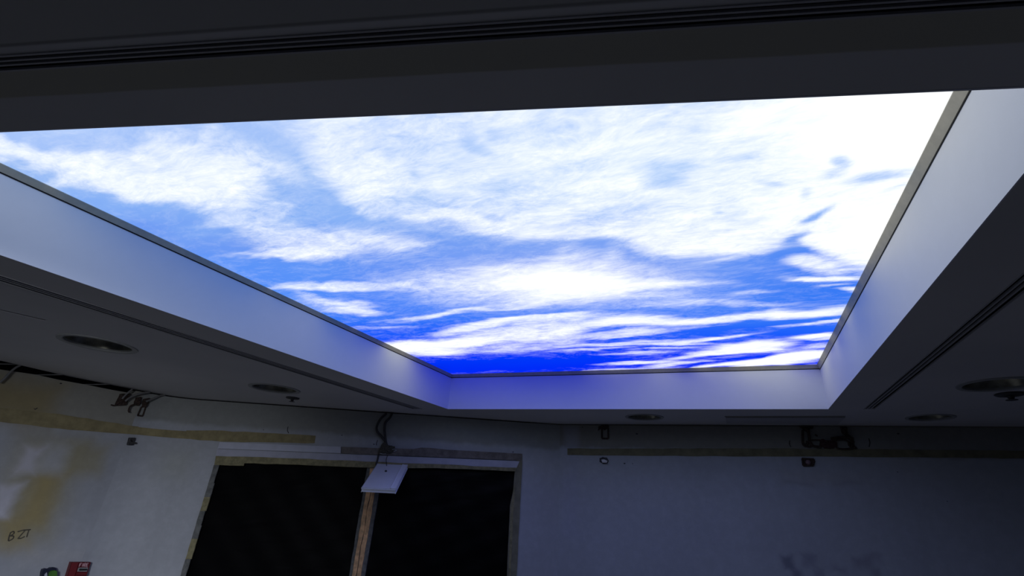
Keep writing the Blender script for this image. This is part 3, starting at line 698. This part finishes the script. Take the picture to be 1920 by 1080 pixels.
# two thick cables dropping out of the ceiling gap to a torn hole over the window
cab = empty('cable_bundle', FB.world(*FB.loc(722, 842, off=.03)[:1], -.03, FB.loc(722, 842, off=.03)[1]), FB.ang)
tag(cab, 'two dark cables dropping from the ceiling edge to a torn hole above the window post', 'cables')
l0 = Vector((FB.loc(722, 842, off=.03)[0], -.03, FB.loc(722, 842, off=.03)[1]))
for pts in ([(725, 775), (714, 785), (707, 798), (707, 808), (716, 819), (724, 830)], [(735, 775), (731, 783), (723, 792), (721, 805), (722, 818), (724, 832)]):
    bm = bmesh.new(); tube(bm, spline([W2L(None, *p, .035) - l0 for p in pts], 6), .0125, 8); finish('cable', bm, M_cable, cab, smooth=True)
def lump(name, f, poly, t, mat, parent, l0, jit=.5, b0=0.):
    """irregular flake standing t proud of the wall with a lowered rim"""
    bm = bmesh.new(); pts = rough(poly, 3, jit)
    c = (sum(p[0] for p in pts) / len(pts), sum(p[1] for p in pts) / len(pts))
    rings = []
    for sc_, tt in ((1, 0), (.96, .6), (.7, .9), (.35, 1.0)):
        r = []
        for p in pts:
            q = (c[0] + (p[0] - c[0]) * sc_, c[1] + (p[1] - c[1]) * sc_); a, z = f.loc(*q)
            r.append(bm.verts.new(Vector((a, -b0 - t * tt * random.uniform(.75, 1.1), z)) - l0))
        rings.append(r)
    n = len(pts)
    for a, b in zip(rings, rings[1:]):
        for k in range(n): bm.faces.new((a[k], a[(k + 1) % n], b[(k + 1) % n], b[k]))
    bm.faces.new(rings[-1])
    return finish(name, bm, mat, parent)
lump('torn_plaster', FB, [(718, 832), (725, 827), (729, 835), (741, 837), (743, 843), (735, 850), (722, 852), (710, 851), (713, 842)], .03, simple('torn_dark_plaster', (.08, .075, .06), .95, nscale=60, bump=.6), cab, l0, .6, .022)
for p in ([(712, 850), (718, 851.5), (724, 851)], [(735, 843), (740, 842), (744, 844.5)], [(738, 846), (743, 845)]):
    bm = bmesh.new(); tube(bm, [W2L(None, *q, .058) - l0 for q in p], .0042, 6); finish('copper_end', bm, M_hw, cab)

# ------------------------------------------------------------------ broken services at the left gap
g0 = empty('broken_conduit', FA.world(*FA.loc(238, 745)[:1], 0, FA.loc(238, 745)[1]), FA.ang); tag(g0, 'torn rusty conduit ends and cables hanging from the ceiling gap at left', 'conduit')
l1 = Vector((FA.loc(238, 745)[0], 0, FA.loc(238, 745)[1]))
lump('rusty_sleeve', FA, [(224, 739), (243, 738), (240, 748), (234, 760), (220, 761), (215, 758), (219, 750)], .045, M_rust, g0, l1, .8)
lump('rusty_sleeve', FA, [(254, 746), (263, 744), (263, 755), (258, 761), (250, 760), (251, 753)], .04, M_rust, g0, l1, .7)
lump('rusty_sleeve', FA, [(268, 748), (279, 746), (277, 756), (272, 764), (265, 763), (266, 755)], .04, M_rust, g0, l1, .7)
def ft(f, l, pts, r, name, mat, par_, off=.02, seg=6):
    o_ = []
    for p in pts:
        a, z = f.loc(p[0], p[1], off=off); o_.append(Vector((a, -off, z)) - l)
    bm = bmesh.new(); tube(bm, spline(o_, 4), r, seg); return finish(name, bm, mat, par_, smooth=True)
ft(FA, l1, [(235, 752), (246, 744), (262, 738), (282, 735)], .010, 'cable', M_cable2, g0, .05)
ft(FA, l1, [(229, 748), (238, 738), (248, 730)], .009, 'cable', M_cable2, g0, .05)
ft(FA, l1, [(274, 753), (286, 748), (300, 742), (310, 740)], .010, 'cable', M_cable2, g0, .05)
ft(FA, l1, [(250, 759), (244, 762), (241, 770), (243, 773)], .008, 'cable', M_rust, g0, .03)
ft(FA, l1, [(208, 759), (214, 760), (222, 757)], .006, 'cable', M_rust, g0, .03)
ft(FA, l1, [(0, 717), (10, 708), (20, 697), (30, 689), (42, 683)], .009, 'cable', M_cable2, g0, .04)
def outline(f, l, pts, r, name, mat, par_, off=.006):
    o_ = []
    for p in pts + [pts[0]]:
        a, z = f.loc(*p, off=off); o_.append(Vector((a, -off, z)) - l)
    bm = bmesh.new()
    for a, b in zip(o_, o_[1:]): tube(bm, [a, b], r, 6)
    return finish(name, bm, mat, par_)
b1 = empty('wall_bracket', FA.world(FA.loc(265, 772)[0], 0, FA.loc(265, 772)[1]), FA.ang); tag(b1, 'small rectangular wire bracket on the left wall under the broken conduit', 'bracket', 'wire brackets under the ceiling edge')
lb = Vector((FA.loc(265, 772)[0], 0, FA.loc(265, 772)[1]))
outline(FA, lb, [(265, 763), (273.5, 762), (267.5, 780), (258, 779)], .0075, 'frame', M_rust, b1)
b2 = empty('wall_bracket', FC.world(FC.loc(1133, 812)[0], 0, FC.loc(1133, 812)[1]), FC.ang); tag(b2, 'small black U shaped bracket hanging under the ceiling line above the round wall box', 'bracket', 'wire brackets under the ceiling edge')
lb2 = Vector((FC.loc(1133, 812)[0], 0, FC.loc(1133, 812)[1]))
outline(FC, lb2, [(1128.5, 798), (1140, 797.5), (1140.5, 822.5), (1128.5, 822)], .0085, 'frame', M_rust, b2)
lump('torn_plaster', FC, [(1122, 800), (1128, 797.5), (1141, 797.5), (1141, 803), (1134, 807), (1127, 804), (1121, 808)], .02, M_rust, b2, lb2, .5)
# small black box on the left wall
s0, z0 = FA.loc(243.5, 827.5)
bx_ = empty('black_wall_box', FA.world(s0, 0, z0), FA.ang); tag(bx_, 'small black rectangular box on the left wall under the filler strip', 'wall box')
bm = bmesh.new()
prism(bm, [(a - s0, b - z0) for a, b in [FA.loc(*p) for p in ((240.5, 820.5), (251.5, 820.5), (247.5, 834.5), (236.5, 834.5))]], -.03, 0, 'y'); bevel(bm, .004, 1)
finish('case', bm, M_cable, bx_)
bm = bmesh.new(); a, z = FA.loc(244, 830); box(bm, a - s0 - .04, a - s0 + .04, -.034, -.029, z - z0 - .008, z - z0 + .008); finish('cover_rib', bm, M_dark, bx_)

# ------------------------------------------------------------------ old fixings on the back wall
r0 = empty('torn_services', FC.world(FC.loc(1555, 822)[0], 0, FC.loc(1555, 822)[1]), FC.ang); tag(r0, 'rusty tangle of broken brackets and pipes under the ceiling at right', 'broken pipework')
lr = Vector((FC.loc(1555, 822)[0], 0, FC.loc(1555, 822)[1]))
lump('torn_plaster', FC, [(1496, 799), (1526, 799), (1524, 804), (1518, 804), (1518, 824), (1514, 818), (1513, 810), (1507, 808), (1503, 803)], .03, M_rust, r0, lr, .6)
lump('rusty_clamp', FC, [(1537, 826), (1541, 823), (1549, 826), (1560, 826), (1568, 829), (1570, 838), (1562, 841), (1545, 841), (1537, 836)], .05, simple('dark_red_rust', (.06, .022, .028), .9, nscale=60, bump=.6), r0, lr, .9)
lump('torn_plaster', FC, [(1574, 800), (1586, 799), (1590, 815), (1600, 824), (1602, 830), (1593, 826), (1584, 816), (1578, 812)], .03, M_rust, r0, lr, .7)
lump('torn_plaster', FC, [(1594, 824), (1601, 829), (1602, 837), (1606, 840), (1597, 841), (1592, 838)], .02, M_rust, r0, lr, .7)
for pts, r in (([(1505, 806), (1505, 820), (1506, 833), (1512, 836), (1515, 830)], .010), ([(1515, 806), (1517, 818), (1518, 828), (1522, 834), (1528, 837), (1540, 838)], .011),
               ([(1518, 825), (1528, 825), (1540, 825)], .006), ([(1558, 822), (1575, 820), (1590, 820), (1600, 823)], .011), ([(1560, 825), (1580, 824), (1590, 828), (1592, 836)], .008),
               ([(1568, 840), (1580, 842), (1595, 841), (1606, 839)], .008), ([(1528, 815), (1533, 818)], .008), ([(1511, 828), (1520, 829), (1522, 836), (1514, 837), (1511, 831)], .008)):
    ft(FC, lr, pts, r, 'pipe_stub', M_rust, r0, .025)
j1 = empty('junction_box', FC.world(FC.loc(1516, 866)[0], 0, FC.loc(1516, 866)[1]), FC.ang); tag(j1, 'small square rusty junction box on the back wall under the torn pipework', 'junction box')
lj = Vector((FC.loc(1516, 866)[0], 0, FC.loc(1516, 866)[1]))
lump('back_box', FC, [(1503, 858), (1514, 860), (1526, 861), (1529, 865), (1526, 873), (1505, 873.5), (1504, 866)], .012, M_rust, j1, lj, .5)
outline(FC, lj, [(1504, 860), (1526, 861), (1525, 872.5), (1506, 873)], .008, 'rim', M_rust, j1, .014)
bm = bmesh.new(); a, z = FC.loc(1515, 867); bmesh.ops.create_uvsphere(bm, u_segments=12, v_segments=8, radius=.022, matrix=Matrix.Translation(Vector((a, -.014, z)) - lj)); finish('wire_nut', bm, simple('pinkish_stub', (.2, .13, .15), .6), j1, smooth=True)
j2 = empty('junction_box', FC.world(FC.loc(1132, 863)[0], 0, FC.loc(1132, 863)[1]), FC.ang); tag(j2, 'small round wall hole with shiny torn cap, left part of the back wall', 'junction box')
lj2 = Vector((FC.loc(1132, 863)[0], 0, FC.loc(1132, 863)[1]))
lump('back_box', FC, [(1124, 859), (1130, 856.5), (1138, 858), (1141.5, 864), (1139, 869), (1131, 870), (1124, 866)], .012, M_cable, j2, lj2, .5)
bm = bmesh.new(); fr_ = [FC.loc(*p) for p in ((1128, 862), (1133, 861.5), (1140, 864.5), (1139.5, 868), (1131, 867.5))]; zt_ = max(z for _, z in fr_)
vf = [bm.verts.new(Vector((a, -.012 - (zt_ - z) * 1.3, z)) - lj2) for a, z in fr_]; vb = [bm.verts.new(v.co + Vector((0, .004, -.003))) for v in vf]
bm.faces.new(vf); bm.faces.new(vb)
for i in range(5): bm.faces.new((vf[i], vf[(i + 1) % 5], vb[(i + 1) % 5], vb[i]))
finish('shiny_cap', bm, simple('bright_foil', (.95, .95, .97), .5), j2)
# drill holes and nicks, parts of the wall
for f, wl, pts in ((FC, wallC, ((1171, 869, 1.9), (1186, 869.5, 1.1), (1194, 813.5, 2.2), (1684, 813, 2.8), (1092, 801, 1.2), (1683, 885, 1.3), (1776, 940, 1.3), (1630, 826, 1.2), (1481, 832, 1.3))),
                   (FB, wallB, ((641, 816, 1.3), (701, 833, 1.5), (494, 806, 1.0), (962, 847.5, 1.5), (312, 802, 2.0))), (FA, wallA, ((114, 719, 2.6), (254, 842, 1.0), (266, 836, 1.1), (64, 766, 1.2)))):
    for u, v, r in pts:
        a, z = f.loc(u, v); a2, _ = f.loc(u + r, v); bm = bmesh.new()
        lathe(bm, [(abs(a2 - a), 0), (abs(a2 - a) * .8, -.003), (0, -.003)], 10, Matrix.Translation((a, 0, z)) @ Matrix.Rotation(-math.pi / 2, 4, 'X') @ Matrix.Scale(-1, 4, (0, 0, 1)) @ Matrix.Scale(.6, 4, (0, 1, 0)))
        for vtx in bm.verts: vtx.co.y = -abs(vtx.co.y) - .0005
        finish('drill_hole', bm, M_cable, wl)
# long vertical crack and marks
for f, wl, pts in ((FC, wallC, [(1629, 822), (1631, 830), (1629.5, 838)]), (FC, wallC, [(1481, 826), (1480, 832), (1483, 838)]), (FB, wallB, [(708, 825), (706, 831), (706, 835)]), (FA, wallA, [(65, 768), (70, 765)]), (FB, wallB, [(540, 800), (539, 807), (541, 812)])):
    ft(f, Vector((0, 0, 0)), pts, .0035, 'crack', M_cable, wl, .001, 4)

# ------------------------------------------------------------------ pencil writing, part of the left wall:  B ZT
M_pen = simple('pencil_line', (.10, .09, .07), .8, bump=0)
strokes = [[(20, 998), (17, 1006), (15.5, 1014)], [(20, 998.5), (25, 996.5), (26, 1000), (19, 1005)], [(19, 1005), (25, 1005), (24, 1010), (16, 1014.5)],
           [(33, 997), (42, 994.5), (47, 994), (42, 1000), (35, 1008), (34, 1009.5), (40, 1009), (46, 1006)], [(44, 994.5), (50, 993.5), (57, 993)], [(54, 994), (52, 1000), (50, 1007)]]
for s in strokes: ft(FA, Vector((0, 0, 0)), s, .0042, 'pencil_stroke', M_pen, wallA, .002, 4)

# ------------------------------------------------------------------ fire alarm sign and green-black device at the lower left
def fbox(name, f, pxs, t0, t1, mat, par_, l):
    bm = bmesh.new(); prism(bm, [(f.loc(*p)[0] - l.x, f.loc(*p)[1] - l.z) for p in pxs], -t1, -t0, 'y'); return finish(name, bm, mat, par_)
a, z = FA.loc(145, 1075); fr = empty('fire_alarm_box', FA.world(a, 0, z), FA.ang); tag(fr, 'red fire alarm call box lettered FIRE on the left wall', 'fire alarm')
lf = Vector((a, 0, z))
M_red = simple('deep_red_plastic', (.18, .02, .025), .4, nscale=10, namt=.05, bump=0); M_red2 = simple('dark_red_plastic', (.12, .012, .016), .4, nscale=10, namt=.05, bump=0)
xb = lambda u, v: (u - (v - 1053) * .32, v)
fbox('case', FA, [xb(130, 1053), xb(166, 1053), xb(166, 1112), xb(130, 1112)], 0, .035, M_red2, fr, lf)
fbox('side_cover', FA, [xb(131, 1053.5), xb(142.5, 1053.5), xb(142.5, 1112), xb(131, 1112)], .036, .045, M_red, fr, lf)
fbox('front_cover', FA, [xb(144, 1053.5), xb(165.5, 1053.5), xb(165.5, 1112), xb(144, 1112)], .036, .042, M_red2, fr, lf)
fbox('pull_recess', FA, [xb(145, 1063), xb(163, 1063), xb(163, 1070.5), xb(145, 1070.5)], .0425, .046, simple('pale_grey_plate', (.30, .31, .32), .5, bump=0), fr, lf)
fbox('pull_slot', FA, [xb(147, 1065), xb(161.5, 1065), xb(161.5, 1068.5), xb(147, 1068.5)], .0465, .052, M_black, fr, lf)
fbox('pull_bar', FA, [xb(144.5, 1073), xb(163.5, 1073), xb(163.5, 1076), xb(144.5, 1076)], .0425, .055, M_red, fr, lf)
M_ink = simple('pale_pink_lettering', (.55, .32, .36), .6, bump=0)
LET = {'F': [((0, 0), (0, 1)), ((0, 1), (.7, 1)), ((0, .52), (.55, .52))], 'I': [((.3, 0), (.3, 1))], 'R': [((0, 0), (0, 1)), ((0, 1), (.6, 1)), ((.6, 1), (.6, .52)), ((.6, .52), (0, .52)), ((.25, .52), (.65, 0))], 'E': [((0, 0), (0, 1)), ((0, 1), (.65, 1)), ((0, .52), (.5, .52)), ((0, 0), (.65, 0))]}
bm = bmesh.new()
for i, ch in enumerate('FIRE'):
    x0 = 146 + i * 4.6 - (1 if i > 1 else 0)
    for (p, q_) in LET[ch]:
        pp = []
        for c_ in (p, q_):
            u, v = xb(x0 + c_[0] * 4.2, 1061.2 - c_[1] * 6); aa, zz = FA.loc(u, v); pp.append(Vector((aa - lf.x, -.0425, zz - lf.z)))
        tube(bm, pp, .0042, 4)
finish('lettering', bm, M_ink, fr)
a, z = FA.loc(88, 1080); gd = empty('green_black_cover', FA.world(a, 0, z), FA.ang); tag(gd, 'small green and black rounded device on the left wall beside the red fire box', 'wall device')
lg = Vector((a, 0, z))
M_green = simple('green_plastic', (.07, .20, .03), .5, nscale=12, namt=.15); M_gblack = simple('navy_black', (.018, .022, .05), .5)
fbox('back_shell', FA, [(73, 1090), (75, 1073), (77, 1067), (83, 1065), (88, 1066), (92, 1063.5), (99, 1063), (102, 1066), (101, 1074), (96, 1090)], 0, .035, M_gblack, gd, lg)
fbox('green_cap', FA, [(86, 1077), (87, 1072), (91, 1069), (96, 1068), (100.5, 1069.5), (100.5, 1077), (97, 1090), (85, 1090)], .036, .055, M_green, gd, lg)
fbox('white_insert', FA, [(79, 1076), (83, 1072), (84, 1078), (82, 1090), (77, 1090)], .036, .04, simple('pale_insert', (.5, .52, .6), .5), gd, lg)
